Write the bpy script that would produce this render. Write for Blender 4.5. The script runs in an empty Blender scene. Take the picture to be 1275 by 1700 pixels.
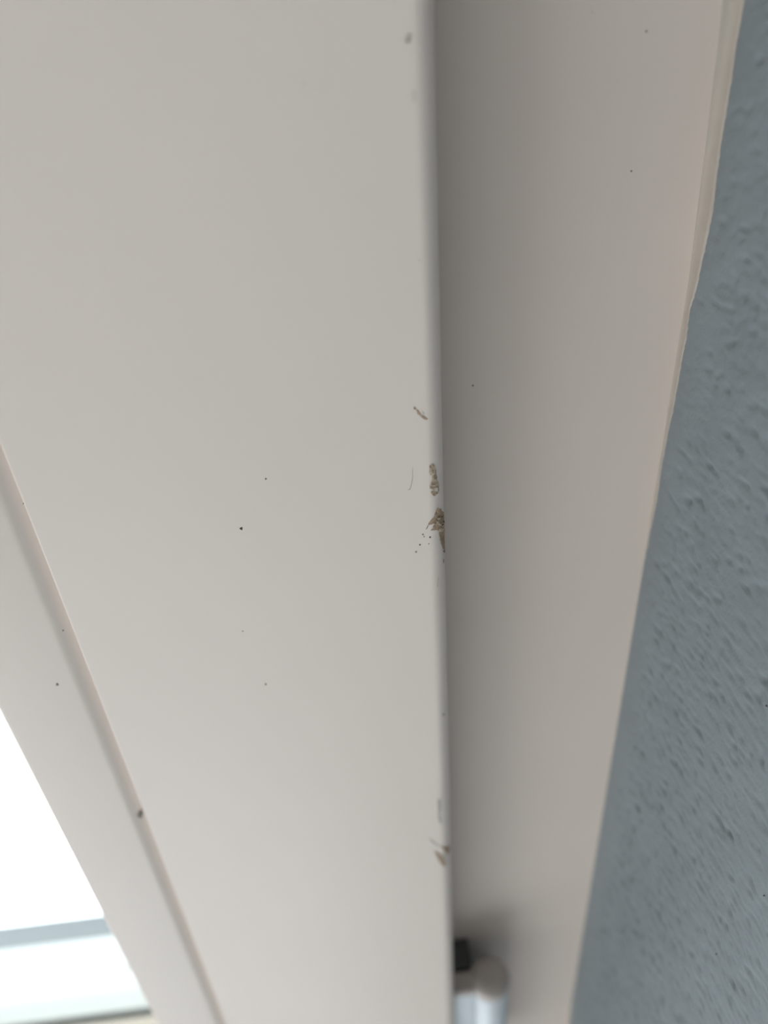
import bpy, bmesh, math, random
import numpy as np
from mathutils import Vector, Matrix
random.seed(4); rng = np.random.default_rng(7)
scene = bpy.context.scene
C = scene.collection

# ------------------------------------------------------------------ camera
# Window plane is world XZ, +Y points out through the window, +Z is up.
# The photo was taken looking up along the hinge side of the window with the phone upside down.
W_PX, H_PX, F_PX = 1275.0, 1700.0, 1277.0
ZC = 1.70
def norm(v): return v / np.linalg.norm(v)
UP = norm(np.array([137.5, 1870.0, F_PX]))                 # world +Z in camera axes (right, down, forward)
FW = np.array([-146.0, 0.0, F_PX]); FW[1] = -(UP[0]*FW[0] + UP[2]*FW[2]) / UP[1]; FW = norm(FW)   # world +Y
XX = np.cross(FW, UP)                                      # world +X
cam_d = bpy.data.cameras.new('camera'); cam = bpy.data.objects.new('camera', cam_d); C.objects.link(cam)
rows = [[XX[0], -XX[1], -XX[2]], [FW[0], -FW[1], -FW[2]], [UP[0], -UP[1], -UP[2]]]
m = Matrix(rows).to_4x4(); m.translation = (0, 0, ZC); cam.matrix_world = m
cam_d.sensor_fit = 'VERTICAL'; cam_d.sensor_height = 36.0; cam_d.sensor_width = 27.0
cam_d.lens = 36.0 * F_PX / H_PX
cam_d.clip_start = 0.005; cam_d.clip_end = 200
cam_d.dof.use_dof = True; cam_d.dof.focus_distance = 0.134; cam_d.dof.aperture_fstop = 9.0
scene.camera = cam
def ray(px, py):
    r = np.array([px - W_PX/2, py - H_PX/2, F_PX])
    return np.array([r @ XX, r @ FW, r @ UP])              # world direction

# ------------------------------------------------------------------ sky, added daylight openings, exposure
wd = bpy.data.worlds.new('world'); scene.world = wd; wd.use_nodes = True
bg = wd.node_tree.nodes['Background']; bg.inputs[0].default_value = (0.87, 0.95, 1.0, 1); bg.inputs[1].default_value = 2.6
scene.view_settings.view_transform = 'Standard'; scene.view_settings.look = 'None'
scene.view_settings.exposure = 0.68; scene.view_settings.gamma = 1.0; scene.view_settings.use_curve_mapping = False
# daylight: the overcast sky enters by a wide unseen opening added to the left wall (portal only guides sampling)
OPEN_L = (-3.6, -0.45, 0.25, 2.30)      # y0, y1, z0, z1 of that opening
pd = bpy.data.lights.new('added_opening_portal', 'AREA'); pd.shape = 'RECTANGLE'; pd.size = OPEN_L[3]-OPEN_L[2]; pd.size_y = OPEN_L[1]-OPEN_L[0]
pd.cycles.is_portal = True
po = bpy.data.objects.new('added_opening_portal', pd); C.objects.link(po); po.location = (3.28, (OPEN_L[0]+OPEN_L[1])/2, (OPEN_L[2]+OPEN_L[3])/2)
po.rotation_euler = (0, math.pi/2, 0)
# and by an unseen rooflight, added for cool light from above
ROOF_O = (0.02, 1.10, -0.85, -0.12)     # x0, x1, y0, y1
pd2 = bpy.data.lights.new('added_rooflight_portal', 'AREA'); pd2.shape = 'RECTANGLE'; pd2.size = ROOF_O[1]-ROOF_O[0]; pd2.size_y = ROOF_O[3]-ROOF_O[2]
pd2.cycles.is_portal = True
po2 = bpy.data.objects.new('added_rooflight_portal', pd2); C.objects.link(po2); po2.location = ((ROOF_O[0]+ROOF_O[1])/2, (ROOF_O[2]+ROOF_O[3])/2, 2.59)

# ------------------------------------------------------------------ materials
def mat(name, col, rough=0.5, noise=0.0, nscale=200.0, bump=0.0, bscale=600.0, spec=0.5, metal=0.0, col2=None):
    M = bpy.data.materials.new(name); M.use_nodes = True
    nt = M.node_tree; b = nt.nodes['Principled BSDF']
    b.inputs['Roughness'].default_value = rough; b.inputs['Metallic'].default_value = metal
    b.inputs['Specular IOR Level'].default_value = spec
    tc = nt.nodes.new('ShaderNodeTexCoord')
    c2 = col2 or tuple(max(0, c*(1-noise)) for c in col)
    n = nt.nodes.new('ShaderNodeTexNoise'); n.inputs['Scale'].default_value = nscale; n.inputs['Detail'].default_value = 4
    nt.links.new(tc.outputs['Object'], n.inputs['Vector'])
    r = nt.nodes.new('ShaderNodeValToRGB'); r.color_ramp.elements[0].color = (*c2, 1); r.color_ramp.elements[1].color = (*col, 1)
    r.color_ramp.elements[0].position = 0.35; r.color_ramp.elements[1].position = 0.65
    nt.links.new(n.outputs['Fac'], r.inputs['Fac']); nt.links.new(r.outputs['Color'], b.inputs['Base Color'])
    if bump:
        n2 = nt.nodes.new('ShaderNodeTexNoise'); n2.inputs['Scale'].default_value = bscale; n2.inputs['Detail'].default_value = 3
        nt.links.new(tc.outputs['Object'], n2.inputs['Vector'])
        bp = nt.nodes.new('ShaderNodeBump'); bp.inputs['Strength'].default_value = bump; bp.inputs['Distance'].default_value = 0.0003
        nt.links.new(n2.outputs['Fac'], bp.inputs['Height']); nt.links.new(bp.outputs['Normal'], b.inputs['Normal'])
    return M
M_PAINT = mat('white_satin_paint', (0.805, 0.700, 0.635), 0.44, spec=0.26, noise=0.015, nscale=25, bump=0.04, bscale=900)
M_FRAME = mat('white_frame_paint', (0.74, 0.635, 0.57), 0.48, spec=0.24, noise=0.02, nscale=25, bump=0.04, bscale=900)
M_CAULK = mat('cream_caulk', (0.50, 0.435, 0.375), 0.6, noise=0.06, nscale=200, bump=0.2, bscale=500)
M_WALL = mat('grey_blue_wall_paint', (0.232, 0.266, 0.286), 0.5, noise=0.07, nscale=60, bump=0.25, bscale=1500)
M_WOOD = mat('bare_wood', (0.54, 0.375, 0.26), 0.8, nscale=1100, bump=1.0, bscale=2600, col2=(0.32, 0.232, 0.16))
M_WOOD2 = mat('pale_bare_wood', (0.72, 0.565, 0.43), 0.8, nscale=1400, bump=0.8, bscale=2600, col2=(0.50, 0.40, 0.30))
M_FAINT = mat('worn_paint', (0.56, 0.52, 0.46), 0.7, nscale=1400, bump=0.4, bscale=2600, col2=(0.48, 0.44, 0.38))
M_DIRT = mat('dark_dirt', (0.07, 0.06, 0.055), 0.8, noise=0.3, nscale=2000)
M_LIGHTDIRT = mat('brown_dust', (0.27, 0.235, 0.205), 0.8, noise=0.3, nscale=2000)
M_HINGE = mat('white_hinge_plastic', (0.72, 0.76, 0.80), 0.35, noise=0.02)
M_CAP = mat('greyish_hinge_cap', (0.50, 0.45, 0.42), 0.5, noise=0.05)
M_HINGE_SHADE = mat('dark_hinge_shade', (0.10, 0.105, 0.10), 0.6, noise=0.2, metal=0.4)  # dark tone imitating the contact shadow beside the hinge
M_EXT = mat('white_exterior_boards', (0.84, 0.85, 0.86), 0.5, noise=0.02)
M_DRIP = mat('blue_grey_drip_profile', (0.045, 0.06, 0.072), 0.6, noise=0.05)
M_SEAL = mat('black_rubber', (0.02, 0.03, 0.03), 0.7, noise=0.1)
M_CEIL = mat('white_ceiling_paint', (0.84, 0.83, 0.81), 0.8, noise=0.02, nscale=10)
M_ROOM = mat('pale_room_paint', (0.62, 0.60, 0.57), 0.8, noise=0.02, nscale=10)
M_FLOOR = mat('oak_floor', (0.42, 0.31, 0.21), 0.5, noise=0.25, nscale=12)
M_GROUND = mat('pale_concrete', (0.55, 0.55, 0.53), 0.9, noise=0.15, nscale=3)
def glass_mat():
    M = bpy.data.materials.new('window_glass'); M.use_nodes = True; nt = M.node_tree
    for n in list(nt.nodes): nt.nodes.remove(n)
    o = nt.nodes.new('ShaderNodeOutputMaterial'); mx = nt.nodes.new('ShaderNodeMixShader')
    t = nt.nodes.new('ShaderNodeBsdfTransparent'); g = nt.nodes.new('ShaderNodeBsdfGlossy'); g.inputs['Roughness'].default_value = 0.0
    t.inputs[0].default_value = (0.95, 0.985, 0.975, 1)
    f = nt.nodes.new('ShaderNodeLayerWeight'); f.inputs['Blend'].default_value = 0.5
    pw = nt.nodes.new('ShaderNodeMath'); pw.operation = 'POWER'; pw.inputs[1].default_value = 5.0
    ma = nt.nodes.new('ShaderNodeMath'); ma.operation = 'MULTIPLY_ADD'; ma.inputs[1].default_value = 0.9; ma.inputs[2].default_value = 0.04
    nt.links.new(f.outputs['Facing'], pw.inputs[0]); nt.links.new(pw.outputs[0], ma.inputs[0])
    nt.links.new(ma.outputs[0], mx.inputs[0]); nt.links.new(t.outputs[0], mx.inputs[1]); nt.links.new(g.outputs[0], mx.inputs[2])
    nt.links.new(mx.outputs[0], o.inputs[0]); return M
M_GLASS = glass_mat()
# ------------------------------------------------------------------ helpers
def obj(name, verts, faces, material, parent=None, smooth=False):
    me = bpy.data.meshes.new(name); me.from_pydata([tuple(map(float, v)) for v in verts], [], faces); me.update()
    bm = bmesh.new(); bm.from_mesh(me); bmesh.ops.recalc_face_normals(bm, faces=bm.faces); bm.to_mesh(me); bm.free()
    me.materials.append(material)
    if smooth:
        for p in me.polygons: p.use_smooth = True
    o = bpy.data.objects.new(name, me); C.objects.link(o); o.parent = parent
    return o
def empty(name, loc=(0, 0, 0)):
    o = bpy.data.objects.new(name, None); o.location = loc; o.empty_display_size = 0.02; C.objects.link(o); return o
def tag(o, label=None, cat=None, kind=None, group=None):
    if label: o['label'] = label
    if cat: o['category'] = cat
    if kind: o['kind'] = kind
    if group: o['group'] = group
    return o
def boxes(name, bl, material, parent=None, bevel=0.0):
    V, F = [], []
    for (x0, x1, y0, y1, z0, z1) in bl:
        b = len(V)
        V += [(x, y, z) for x in (x0, x1) for y in (y0, y1) for z in (z0, z1)]
        F += [tuple(b+i for i in f) for f in ((0,1,3,2),(4,6,7,5),(0,4,5,1),(2,3,7,6),(0,2,6,4),(1,5,7,3))]
    o = obj(name, V, F, material, parent)
    if bevel:
        md = o.modifiers.new('bevel', 'BEVEL'); md.width = bevel; md.segments = 3
    return o
def lathe(name, prof, cx, cy, material, parent=None, n=40):
    """prof: list of (radius, z); axis vertical"""
    V, F = [], []
    for (r, z) in prof:
        for k in range(n):
            a = 2*math.pi*k/n; V.append((cx + r*math.cos(a), cy + r*math.sin(a), z))
    for i in range(len(prof)-1):
        for k in range(n):
            F.append((i*n+k, i*n+(k+1) % n, (i+1)*n+(k+1) % n, (i+1)*n+k))
    F.append(tuple(range(n))); F.append(tuple((len(prof)-1)*n + k for k in range(n)))
    o = obj(name, V, F, material, parent)
    for p in o.data.polygons: p.use_smooth = len(p.vertices) == 4
    return o

# ------------------------------------------------------------------ sizes (metres; window local z = world z - ZC)
Y_SASH, Y_FRAME, Y_FBACK, Y_OUT = 0.110, 0.130, 0.2035, 0.2625
Y_ROOM = 0.165                         # room face of the window wall
ROOM_X, ROOM_Y = 3.2, -4.0
R_EDGE = 0.0031
_a = math.atan(0.1485)
X_SASH = -(((Y_SASH+R_EDGE)*math.sin(_a) - R_EDGE)/math.cos(_a) + R_EDGE)    # outer edge of the hinge stile
X_IN = 0.0732                          # inner edge of the bead
U_IN = X_IN - X_SASH
U_G = 0.0530 - X_SASH                  # where the sash face stops at the groove
X_REV = -0.4930*Y_FRAME                        # reveal plane
SASH_W, Z_TOP, Z_BOT = 0.80, ZC + 0.475, ZC - 0.75
X_SASH2 = X_SASH + SASH_W
MARG = X_SASH - X_REV                  # frame showing beside the sash
X_REV2, Z_HEAD, Z_SILL = X_SASH2 + MARG, Z_TOP + MARG, Z_BOT - MARG

# ------------------------------------------------------------------ walls, room
def textured_wall():
    """the side wall that meets the frame; the stretch beside the window carries the real relief of the textured wallpaper"""
    V, F = [], []
    def quad(a, b, c, d):
        i = len(V); V.extend([a, b, c, d]); F.append((i, i+1, i+2, i+3))
    x0, x1, ya, yb, za, zb = X_REV-0.15, X_REV, ROOM_Y, Y_OUT, 0.0, 2.5
    quad((x0,ya,za),(x0,ya,zb),(x0,yb,zb),(x0,yb,za))
    quad((x0,ya,za),(x1,ya,za),(x1,ya,zb),(x0,ya,zb)); quad((x0,yb,za),(x0,yb,zb),(x1,yb,zb),(x1,yb,za))
    quad((x0,ya,za),(x0,yb,za),(x1,yb,za),(x1,ya,za)); quad((x0,ya,zb),(x1,ya,zb),(x1,yb,zb),(x0,yb,zb))
    y0, y1, z0, z1 = 0.030, Y_FRAME, ZC - 0.05, ZC + 0.37
    for (a0, a1, b0, b1) in ((ya, y0, 0, 2.5), (y1, Y_OUT, 0, 2.5), (y0, y1, 0, z0), (y0, y1, z1, 2.5)):
        quad((X_REV, a0, b0), (X_REV, a1, b0), (X_REV, a1, b1), (X_REV, a0, b1))
    st = 0.00045
    ny, nz = int((y1-y0)/st)+1, int((z1-z0)/st)+1
    ys, zs = np.linspace(y0, y1, ny), np.linspace(z0, z1, nz)
    Hh = np.zeros((ny, nz))
    n_d = int((y1-y0)*(z1-z0)/(2.4e-6))
    for k in range(n_d):
        cy, cz = rng.uniform(y0, y1), rng.uniform(z0, z1)
        sy, sz = rng.uniform(0.0005, 0.0012), rng.uniform(0.00022, 0.00042)
        am = rng.choice([-1, -1, -1, 0.8]) * rng.uniform(0.03, 0.20)*1e-3
        if rng.random() < 0.09: am = -rng.uniform(0.3, 0.55)*1e-3
        th = rng.normal(0.0, 0.22)
        iy0, iy1 = max(0, int((cy-3*sy-y0)/st)), min(ny, int((cy+3*sy-y0)/st)+2)
        iz0, iz1 = max(0, int((cz-3.5*sz-0.0008-z0)/st)), min(nz, int((cz+3.5*sz+0.0008-z0)/st)+2)
        dy = (ys[iy0:iy1]-cy)[:, None]; dz = (zs[iz0:iz1]-cz)[None, :]
        a = (dy*math.cos(th)+dz*math.sin(th))/sy; b = (-dy*math.sin(th)+dz*math.cos(th))/sz
        Hh[iy0:iy1, iz0:iz1] += am*np.exp(-0.5*(a*a+b*b))
    # long soft waviness
    for k in range(40):
        ky, kz = rng.normal(0, 160), rng.normal(0, 300); ph = rng.uniform(0, 6.28)
        Hh += 0.00001*np.sin(ky*ys[:, None] + kz*zs[None, :] + ph)
    fade = np.clip((y1-ys)/0.012, 0.0, 1)[:, None]*np.clip((ys-y0)/0.004, 0, 1)[:, None]
    fade = fade*np.clip((zs-z0)/0.004, 0, 1)[None, :]*np.clip((z1-zs)/0.004, 0, 1)[None, :]
    Hh *= fade
    base = len(V)
    YY, ZZ = np.meshgrid(ys, zs, indexing='ij')
    G = np.stack([X_REV + Hh, YY, ZZ], -1).reshape(-1, 3)
    V.extend(map(tuple, G))
    for i in range(ny-1):
        r0 = base + i*nz
        F.extend((r0+j, r0+nz+j, r0+nz+j+1, r0+j+1) for j in range(nz-1))
    me = bpy.data.meshes.new('wall_right'); me.from_pydata([tuple(map(float, v)) for v in V], [], F); me.update()
    me.materials.append(M_WALL)
    sm = np.zeros(len(me.polygons), dtype=bool); nf = (ny-1)*(nz-1); sm[-nf:] = True
    me.polygons.foreach_set('use_smooth', sm)
    o = bpy.data.objects.new('wall_right', me); C.objects.link(o)
    return tag(o, 'grey-blue textured wallpaper wall beside the white window frame', kind='structure')
wall = textured_wall()
tag(boxes('wall_front', [(X_REV2, ROOM_X, Y_ROOM, Y_OUT, 0, 2.5), (X_REV, X_REV2, Y_ROOM, Y_OUT, Z_HEAD, 2.5), (X_REV, X_REV2, Y_ROOM, Y_OUT, 0, Z_SILL)], M_ROOM),
    'pale wall around the window', kind='structure')
tag(boxes('floor', [(X_REV, ROOM_X, ROOM_Y, Y_ROOM, -0.1, 0)], M_FLOOR), 'wooden floor of the room', kind='structure')
rx0, rx1, ry0, ry1 = ROOF_O
tag(boxes('ceiling', [(X_REV-0.1, ROOM_X+0.1, ROOM_Y-0.1, ry0, 2.5, 2.6), (X_REV-0.1, ROOM_X+0.1, ry1, Y_OUT, 2.5, 2.6), (X_REV-0.1, rx0, ry0, ry1, 2.5, 2.6), (rx1, ROOM_X+0.1, ry0, ry1, 2.5, 2.6)], M_CEIL), 'white ceiling of the room', kind='structure')
oy0, oy1, oz0, oz1 = OPEN_L; w0, w1 = ROOM_X, ROOM_X+0.1
tag(boxes('wall_left', [(w0, w1, ROOM_Y, Y_OUT, 0, oz0), (w0, w1, ROOM_Y, Y_OUT, oz1, 2.5), (w0, w1, ROOM_Y, oy0, oz0, oz1), (w0, w1, oy1, Y_OUT, oz0, oz1)], M_ROOM),
    'pale side wall with a wide opening added for daylight', kind='structure')
tag(boxes('wall_back', [(X_REV, ROOM_X, ROOM_Y-0.1, ROOM_Y, 0, 2.5)], M_ROOM), 'pale back wall of the room', kind='structure')
tag(boxes('ground', [(-30, 60, -30, 60, -0.4, -0.2)], M_GROUND), 'pale paving outside the window', kind='structure')

# caulk joint between frame and reveal, wavering edge read from the photo
EDGE = [(1235,0),(1222,75),(1213,140),(1205,190),(1198,230),(1190,290),(1183,350),(1173,400),(1166,430),(1158,470),(1144,520),(1140,560),
        (1133,590),(1128,620),(1117,680),(1108,720),(1098,775),(1090,830),(1078,890),(1070,930),(1063,955),(1056,1000),(1048,1060),(1040,1100),
        (1030,1160),(1019,1230),(1008,1290),(998,1330),(990,1370),(979,1440),(970,1500),(961,1560),(953,1612),(950,1640),(946,1700)]
def caulk():
    V, F = [], []
    pts = []
    for i in range(len(EDGE)-1):
        for t in np.linspace(0, 1, 8, endpoint=False):
            px, py = np.array(EDGE[i])*(1-t) + np.array(EDGE[i+1])*t
            pts.append((px + random.gauss(0, 0.35), py))
    pts.append(EDGE[-1])
    n = 7
    first, last = pts[0], pts[-1]
    rows_ = []
    for (px, py) in pts:
        d = ray(px, py); t = (X_REV + 0.0001)/d[0]; yy, z = d[1]*t, ZC + d[2]*t
        rows_.append((min(yy, Y_FRAME - 0.0002), z, py))
    rows_ = [(rows_[0][0], ZC-0.9+0.1, 0)] + rows_ + [(rows_[-1][0], Z_HEAD-0.002, 1700)]
    for (yy, z, py) in rows_:
        w = 0.0024*max(0.16, 1 - py/560.0)                # how far the bead runs over the frame
        A = np.array([X_REV + w, Y_FRAME + 0.00005]); B = np.array([X_REV + 0.00015, yy])
        K = np.array([X_REV + 0.05*w, Y_FRAME - 0.05*(Y_FRAME-yy)])
        for k in range(n):
            t = k/(n-1); p = (1-t)**2*A + 2*t*(1-t)*K + t*t*B
            V.append((p[0], p[1], z))
        V.append((X_REV - 0.0004, yy + 0.0002, z)); V.append((X_REV - 0.0004, Y_FRAME + 0.0004, z))
    q = n + 2
    for i in range(len(rows_)-1):
        for k in range(q):
            F.append((i*q+k, i*q+(k+1) % q, (i+1)*q+(k+1) % q, (i+1)*q+k))
    o = obj('caulk_joint', V, F, M_CAULK, None, smooth=True)
    return o

# ------------------------------------------------------------------ window frame (structure)
win = tag(empty('window_1', (X_REV, Y_FRAME, Z_SILL)), 'white painted window frame beside the grey-blue wall', kind='structure')
def keep(o, parent):                   # parent without moving
    o.parent = parent; o.matrix_parent_inverse = Matrix.Translation(-parent.location); return o
FW_ = 0.0745
keep(boxes('jamb', [(X_REV-0.0030, X_REV+FW_, Y_FRAME, Y_FBACK, Z_SILL, Z_HEAD)], M_FRAME, bevel=0.0008), win)
keep(boxes('jamb', [(X_REV2-FW_, X_REV2-0.0002, Y_FRAME, Y_FBACK, Z_SILL, Z_HEAD)], M_FRAME, bevel=0.0008), win)
HEAD_Z = ZC + 0.450
keep(boxes('head_rail', [(X_REV+FW_, X_REV2-FW_, Y_FRAME, Y_FBACK, HEAD_Z, Z_HEAD-0.0002)], M_FRAME, bevel=0.0008), win)
keep(boxes('sill_rail', [(X_REV+FW_, X_REV2-FW_, Y_FRAME, Y_FBACK, Z_SILL+0.0002, Z_SILL+FW_)], M_FRAME, bevel=0.0008), win)
cj = keep(caulk(), win); cj['label'] = 'wavering cream caulk joint'
for (px, py, r) in ((1073, 52, 2.0), (1048, 284, 2.0), (785, 640, 2.2), (983, 20, 0.9)):
    d = ray(px, py); p = d*(Y_FRAME/d[1]) + np.array([0, 0, ZC]); rr = r*0.00009
    V = [(p[0], p[1]-0.0001, p[2])] + [(p[0]+rr*math.cos(a), p[1]-0.00003, p[2]+rr*math.sin(a)) for a in np.linspace(0, 6.283, 9)[:-1]]
    s = obj('speck', V, [(0, k+1, (k+1) % 8+1) for k in range(8)], M_LIGHTDIRT); keep(s, win)

# exterior head: boards of the soffit and the drip profile
ext = tag(empty('trim_1', (0, 0.2055, HEAD_Z)), 'bright white boards outside above the window', kind='structure')
XL, XR_ = X_REV+0.001, X_REV2-0.001
keep(boxes('gap_seal', [(XL, XR_, Y_FBACK+0.0001, 0.2075, HEAD_Z+0.0012, Z_HEAD)], M_SEAL), ext)
keep(boxes('soffit_board', [(XL, XR_, 0.2077, 0.2284, HEAD_Z, Z_HEAD)], M_EXT, bevel=0.0006), ext)
keep(boxes('soffit_board', [(XL, XR_, 0.2318, 0.2500, HEAD_Z+0.0008, Z_HEAD)], M_EXT, bevel=0.0010), ext)
dp = keep(boxes('drip_profile', [(XL, XR_, 0.2512, 0.2650, HEAD_Z+0.0015, Z_HEAD)], M_DRIP, bevel=0.0012), ext)
dp['label'] = 'blue-grey drip profile'

# ------------------------------------------------------------------ sash
SASH_L = 'white painted wooden casement with brown chips along its rounded edge'
sash = tag(empty('painted_casement', (X_SASH, Y_SASH, Z_BOT)), SASH_L, 'casement')
def arc(cx, cy, r, a0, a1, n):
    return [(cx + r*math.cos(math.radians(a0+(a1-a0)*k/(n-1))), cy + r*math.sin(math.radians(a0+(a1-a0)*k/(n-1)))) for k in range(n)]
P_WOOD = [(0.0, Y_FRAME-0.0008)] + arc(R_EDGE, Y_SASH+R_EDGE, R_EDGE, 180, 270, 16) + arc(U_G-0.0006, Y_SASH+0.0006, 0.0006, 270, 360, 6) + \
         [(U_G, 0.1345), (U_IN-0.002, 0.1345), (U_IN-0.002, 0.170), (0.0325, 0.170), (0.0325, Y_FRAME-0.0008)]
P_BEAD = [(U_G+0.0001, 0.1340), (U_G+0.0001, 0.1121), (U_G+0.0008, 0.11185), (U_G+0.0016, 0.11145), (U_G+0.0023, 0.11105), (U_G+0.0028, 0.11078), (U_G+0.0033, 0.1106), (U_G+0.0040, 0.1105)] + arc(U_IN-0.0015, 0.1105+0.0015, 0.0015, 270, 360, 8) + [(U_IN, 0.1340)]
def member(name, prof, side, material):
    """one mitred member; side: hinge, far, top, bottom"""
    V, F = [], []
    n = len(prof)
    L = (Z_TOP-Z_BOT) if side in ('hinge', 'far') else SASH_W
    for e in (0, 1):
        for (u, y) in prof:
            t = u + 0.00008 if e == 0 else L - u - 0.00008
            if side == 'hinge': V.append((X_SASH+u, y, Z_BOT+t))
            elif side == 'far': V.append((X_SASH2-u, y, Z_BOT+t))
            elif side == 'top': V.append((X_SASH+t, y, Z_TOP-u))
            else: V.append((X_SASH+t, y, Z_BOT+u))
    for k in range(n): F.append((k, (k+1) % n, n+(k+1) % n, n+k))
    F.append(tuple(range(n))); F.append(tuple(range(2*n-1, n-1, -1)))
    o = obj(name, V, F, material)
    for i, p in enumerate(o.data.polygons):
        p.use_smooth = False
    return keep(o, sash)
def shade_round(o, ang=30):
    bm = bmesh.new(); bm.from_mesh(o.data)
    for f in bm.faces: f.smooth = len(f.verts) == 4
    for e in bm.edges:
        if len(e.link_faces) == 2: e.smooth = e.calc_face_angle(0) < math.radians(ang)
    bm.to_mesh(o.data); bm.free()
stile = None
for side, nm in (('hinge', 'stile'), ('far', 'stile'), ('top', 'rail'), ('bottom', 'rail')):
    o = member(nm, P_WOOD, side, M_PAINT); shade_round(o)
    b = member('glazing_bead', P_BEAD, side, M_PAINT); shade_round(b)
    if side == 'hinge': stile, bead = o, b
g0 = 0.010
keep(boxes('glass_pane', [(X_IN-g0, X_SASH2-(X_IN-X_SASH)+g0, 0.1348-0.0006, 0.1388-0.0006+0.0004, Z_BOT+U_IN-g0, Z_TOP-U_IN+g0)], M_GLASS), sash)
for o in sash.children:
    if o.name.startswith('glass'):     # pane sits just behind the beads
        o.location.y += 0.0003

# --- wear on the stile: patches that follow the rounded edge
def hit(px, py, off=0.0):
    """point on the sash face (flat + rounded arris) under a photo pixel"""
    d = ray(px, py)
    t = (Y_SASH - off)/d[1]; x = d[0]*t
    if x < X_SASH + R_EDGE:
        cx, cy, r = X_SASH + R_EDGE, Y_SASH + R_EDGE, R_EDGE + off
        a = d[0]**2 + d[1]**2; b = -2*(d[0]*cx + d[1]*cy); c = cx*cx + cy*cy - r*r
        D = b*b - 4*a*c
        t = (-b - math.sqrt(D))/(2*a) if D > 0 else None
        if t is None: return None
    p = d*t; return (p[0], p[1], p[2] + ZC)
def inside(poly, x, y):
    c = False; j = len(poly)-1
    for i in range(len(poly)):
        xi, yi = poly[i]; xj, yj = poly[j]
        if (yi > y) != (yj > y) and x < (xj-xi)*(y-yi)/(yj-yi)+xi: c = not c
        j = i
    return c
def patch(name, poly, material, off=0.00004, step=0.5, jag=0.6, holes=(), label=None, rough=0.00005, parent=None):
    # ragged outline
    pp = []
    for i in range(len(poly)):
        a, b = np.array(poly[i], float), np.array(poly[(i+1) % len(poly)], float)
        m_ = max(1, int(np.linalg.norm(b-a)/2.0))
        for k in range(m_):
            p = a + (b-a)*k/m_
            if k: p = p + rng.normal(0, jag*0.6, 2)
            pp.append(tuple(p))
    xs = [p[0] for p in pp]; ys = [p[1] for p in pp]
    x0, y0 = min(xs), min(ys); nx, ny = int((max(xs)-x0)/step)+2, int((max(ys)-y0)/step)+2
    idx, V, F = {}, [], []
    hm = rng.random((nx+2, ny+2))
    def vid(i, j):
        if (i, j) not in idx:
            h = hit(x0+i*step, y0+j*step, off + rough*hm[i, j])
            if h is None: idx[(i, j)] = None
            else: idx[(i, j)] = len(V); V.append(h)
        return idx[(i, j)]
    for i in range(nx):
        for j in range(ny):
            cx, cy = x0+(i+.5)*step, y0+(j+.5)*step
            if inside(pp, cx, cy) and not any(inside(h, cx, cy) for h in holes):
                q = [vid(i, j), vid(i+1, j), vid(i+1, j+1), vid(i, j+1)]
                if None not in q: F.append(tuple(q))
    if not F: return None
    o = obj(name, V, F, material)
    o.parent = stile
    if label: o['label'] = label
    return o
# big chip (photo pixels)
patch('paint_chip', [(727,842),(729,845),(732,844),(733,848),(737,850),(737.5,858),(738,866),(739,874),(739,890),(740,905),(739,914),(736,912),
                     (733,905),(731,898),(729,888),(728,881),(723,880),(715,881),(716,879),(719,877),(720,872),(723,870),(720,869),(715,871),(712,872),(711,870),(716,863),(720,859),(722,852),(724,848)],
      M_WOOD, label='large chip baring brown wood')
patch('paint_chip', [(711,871),(711.5,872.5),(708.5,878.5),(707,879)], M_LIGHTDIRT, jag=0.2)
patch('paint_flake', [(723,865),(727,866),(731,870),(737,872),(737,874.5),(731,873),(725,869)], M_WOOD2, off=0.00025, jag=0.5)
patch('paint_flake', [(726,860),(730,859),(731,862),(727,863)], M_WOOD2, off=0.0002, jag=0.4)
patch('paint_flake', [(728,878),(737,877),(737,882),(729,884)], M_WOOD2, off=0.00016, jag=0.5)
patch('dark_crumb', [(733,872),(736,869.5),(737,871),(734,873)], M_DIRT, off=0.0003, jag=0.2)
patch('dark_crumb', [(735.5,864),(738,865),(738,868),(736,867)], M_DIRT, off=0.0003, jag=0.2)
patch('dark_crumb', [(728,858),(730,858),(730,859.5),(728,859.3)], M_DIRT, off=0.0003, jag=0.2)
patch('dark_crumb', [(732.5,857),(735,857),(734.5,859),(732.6,858.6)], M_DIRT, off=0.0003, jag=0.2)
patch('dark_crumb', [(730,876),(731.5,875.5),(731.5,878.5),(730,878)], M_WOOD, off=0.0003, jag=0.2)
patch('dark_crumb', [(735,915),(739,912),(739.5,917),(738,917.5)], M_LIGHTDIRT, off=0.0001, jag=0.2)
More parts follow.
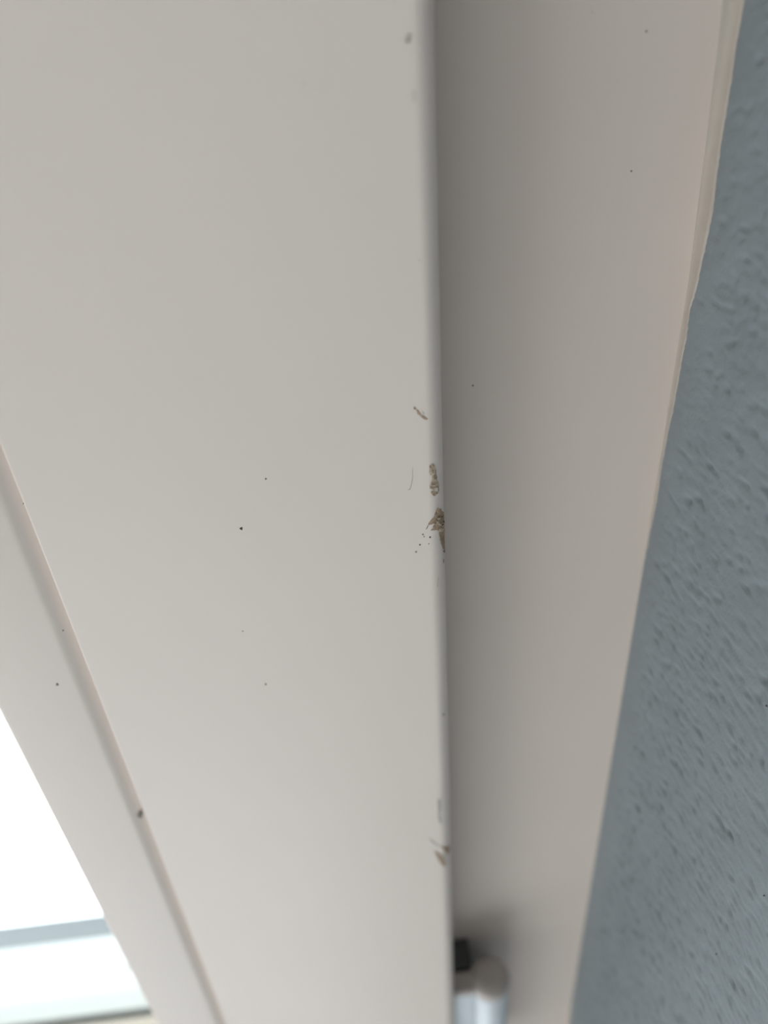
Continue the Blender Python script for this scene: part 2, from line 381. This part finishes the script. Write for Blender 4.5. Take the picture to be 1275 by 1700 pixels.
# crackled chip above
patch('paint_chip', [(713,772),(720,771),(723,777),(724,785),(726,792),(728,800),(729,808),(728.5,815),(726,820),(723,824),(718,822),(715,818),(714,812),(713.5,806),(716,800),(716,792),(714,788),(712,783)],
      M_WOOD2, jag=0.9, holes=[[(721,811),(727.5,809),(728,817),(722,817)], [(713,789),(718,789),(717,797),(712,797)], [(714.5,812.5),(718,812),(718.5,816.5),(714,816)], [(722.5,804),(726.5,803),(726,807),(722.5,807)], [(725,794),(727,793),(728,799),(726.3,799)]],
      label='crackled pale chip')
for poly in ([(713,774),(716,774),(716,778),(713,777)], [(718,771),(721,773),(720,777),(718,775)], [(717,779),(721,780),(720,786),(717,785)], [(719.5,789),(724,789),(725,796),(720,795)],
             [(717,801),(721,801),(723,804),(719,806.5),(716,805)], [(714,809),(721,808.8),(728.5,807),(728.5,809),(721,811),(714,811)], [(716,817),(721,818),(723,822),(721,824),(717,820)],
             [(721,803),(727,802),(727,804),(722,805)], [(724.5,818),(726.5,818),(726,820.5),(724.5,820)], [(727.3,808),(728.8,808),(728.8,815),(727.6,815)], [(722.5,779),(724,781),(724,786),(722.5,785)]):
    patch('chip_grain', poly, M_WOOD, off=0.0001, jag=0.35, rough=0.00003)
# thin chip near the top of the row
patch('paint_chip', [(686.5,676),(690,676),(690,679.5),(687,680)], M_WOOD, jag=0.4, label='thin scraped chip')
patch('paint_chip', [(691,680.5),(694,680.5),(696.5,685),(699,688),(697,690),(693.5,687)], M_WOOD, jag=0.3)
patch('paint_chip', [(699.5,689.5),(702.5,690),(706.5,693),(710,695.5),(708.5,698),(703.5,696)], M_WOOD, jag=0.3)
patch('paint_chip', [(700.5,682),(703,684),(705,688),(704,689),(702,685.5)], M_FAINT, jag=0.3)
patch('paint_chip', [(689,679),(692,680),(700,690),(706,696),(703,696),(697,691),(693,688)], M_FAINT, off=0.00002, jag=0.7)
# blurred chips near the lower picture edge
patch('paint_chip', [(732,1402),(735,1405),(740,1406),(746,1404),(747,1412),(744,1418),(740,1417),(736,1411)], M_WOOD, jag=0.7, label='brown chip at the rounded edge')
patch('paint_chip', [(720,1411),(726,1414),(733,1420),(738,1426),(741,1434),(738,1439),(732,1435),(727,1426)], M_WOOD, jag=0.7, label='brown scraped chip')
patch('paint_chip', [(733,1416),(739,1419),(741,1428),(737,1427)], M_FAINT, jag=0.6)
patch('paint_chip', [(712,1390),(717,1394),(726,1402),(731,1407),(728,1407),(719,1400)], M_FAINT, jag=0.6)
patch('paint_chip', [(726,1328),(732,1326),(733,1340),(731,1352),(734,1366),(730,1368),(727,1358),(727,1345)], M_FAINT, jag=0.8, label='faint worn patch')
# smudge near the top picture edge, hairline scratches
patch('smudge', [(674,57),(684,56),(682,63),(680,70),(674,71),(672,66),(676,63)], M_FAINT, jag=1.0)
patch('smudge', [(675,64),(681,64),(680,70),(675,70)], M_LIGHTDIRT, jag=1.0, off=0.00006)
patch('smudge', [(686,150),(688,150),(688.5,168),(686.5,168)], M_FAINT, jag=0.4)
patch('hairline_scratch', [(684.5,777),(685.3,777),(685,795),(683,806),(680.5,813),(677,813.5),(677,813),(680,812),(682.4,805),(684.2,794)], M_FAINT, jag=0.15, step=0.35)
patch('hairline_scratch', [(727.5,958),(728.5,958),(726.5,975),(725.6,975)], M_FAINT, jag=0.2, step=0.4)
patch('hairline_scratch', [(736,928),(737.3,928),(737.4,935),(736.2,935)], M_LIGHTDIRT, jag=0.2, step=0.4)
def speck(px, py, r, material, parent=None, base=hit, ry=1.0):
    c = base(px, py, 0.00001)
    if c is None: return
    V = [base(px, py, 0.00018)]; n = 10
    for k in range(n):
        a = 6.2832*k/n; q = r*(1+0.25*math.sin(3*a+px))
        V.append(base(px+q*math.cos(a), py+ry*q*math.sin(a), 0.00002))
    if None in V: return
    o = obj('speck', V, [(0, k+1, (k+1) % n+1) for k in range(n)], material, None, smooth=True)
    o.parent = parent or stile
    return o
for (px, py, r, mm) in ((400.5, 877.5, 2.5, M_DIRT), (441.3, 795, 1.5, M_DIRT), (441, 1136, 1.7, M_LIGHTDIRT), (403, 1048, 1.1, M_LIGHTDIRT), (697, 904.5, 1.3, M_DIRT), (714, 892, 1.4, M_DIRT),
                        (702, 887.5, 1.3, M_LIGHTDIRT), (704, 891, 1.0, M_LIGHTDIRT), (690.5, 916.5, 1.2, M_LIGHTDIRT), (712, 903, 0.8, M_LIGHTDIRT), (736.5, 1186, 1.8, M_LIGHTDIRT), (696, 432, 1.3, M_FAINT), (505, 138, 1.6, M_FAINT)):
    speck(px, py, r, mm)
def hit_bead(px, py, off=0.0):
    d = ray(px, py); t = (0.1105-off)/d[1]; p = d*t; return (p[0], p[1], p[2]+ZC)
def hit_groove(px, py, off=0.0):
    d = ray(px, py); t = (0.1112-off)/d[1]; p = d*t; return (p[0], p[1], p[2]+ZC)
speck(95, 1136.5, 2.4, M_LIGHTDIRT, bead, hit_bead); speck(104, 1047, 2.2, M_LIGHTDIRT, stile, hit_groove)
speck(232, 1354, 5.0, M_LIGHTDIRT, stile, hit_groove); speck(234, 1350, 2.4, M_DIRT, stile, hit_groove)
speck(39, 836, 1.4, M_LIGHTDIRT, stile, hit_groove)

for (px, py, rr) in ((1272, 1172, 0.00022), (1189, 1584, 0.00018), (1268, 1487, 0.00015)):
    d = ray(px, py); p = d*((X_REV+0.0001)/d[0]) + np.array([0, 0, ZC])
    V = [(p[0]+0.0002, p[1], p[2])] + [(p[0]-0.0001, p[1]+rr*math.cos(a), p[2]+rr*math.sin(a)) for a in np.linspace(0, 6.283, 9)[:-1]]
    obj('speck', V, [(0, k+1, (k+1) % 8+1) for k in range(8)], M_DIRT, wall)
# ------------------------------------------------------------------ hinge
ZH = ZC + 0.262
HX, HY = -0.0290, 0.1170
r = 0.0062
hinge = keep(boxes('hinge', [(HX+r*0.9, X_SASH-0.0003, HY-0.0034, HY+0.0015, ZH+0.0038, ZH+0.066)], M_HINGE, bevel=0.0005), sash)
hinge['label'] = 'white barrel hinge with greyish cap'
def sub(o, p): o.parent = p; return o
sub(lathe('barrel', [(r-0.0004, ZH+0.004), (r, ZH+0.0046), (r, ZH+0.0700), (r-0.0004, ZH+0.0705)], HX, HY, M_HINGE), hinge)
cp = sub(lathe('cap', [(r*0.55, ZH-0.0012), (r*0.88, ZH-0.0006), (r*1.03, ZH+0.0006), (r*1.03, ZH+0.0036), (r*0.95, ZH+0.0039)], HX, HY, M_CAP), hinge)
cp['label'] = 'greyish round end cap'
sub(lathe('cap', [(r*0.95, ZH+0.0707), (r*1.03, ZH+0.071), (r*1.03, ZH+0.074), (r*0.55, ZH+0.0755)], HX, HY, M_CAP), hinge)
sub(boxes('leaf_end', [(HX+r*0.72, X_SASH-0.0004, HY-0.0040, HY+0.0025, ZH-0.0002, ZH+0.0036)], M_CAP, bevel=0.0012), hinge)
sub(boxes('frame_leaf', [(HX-0.003, HX+0.003, HY+r*0.9, Y_FRAME-0.0001, ZH+0.014, ZH+0.066)], M_HINGE, bevel=0.0002), hinge)
sub(boxes('shadow_block', [(HX+r*0.75, X_SASH-0.0003, HY+0.0035, Y_FRAME-0.0002, ZH+0.0005, ZH+0.062)], M_HINGE_SHADE, bevel=0.0005), hinge)  # added dark block in place of the soft shadow between sash and hinge
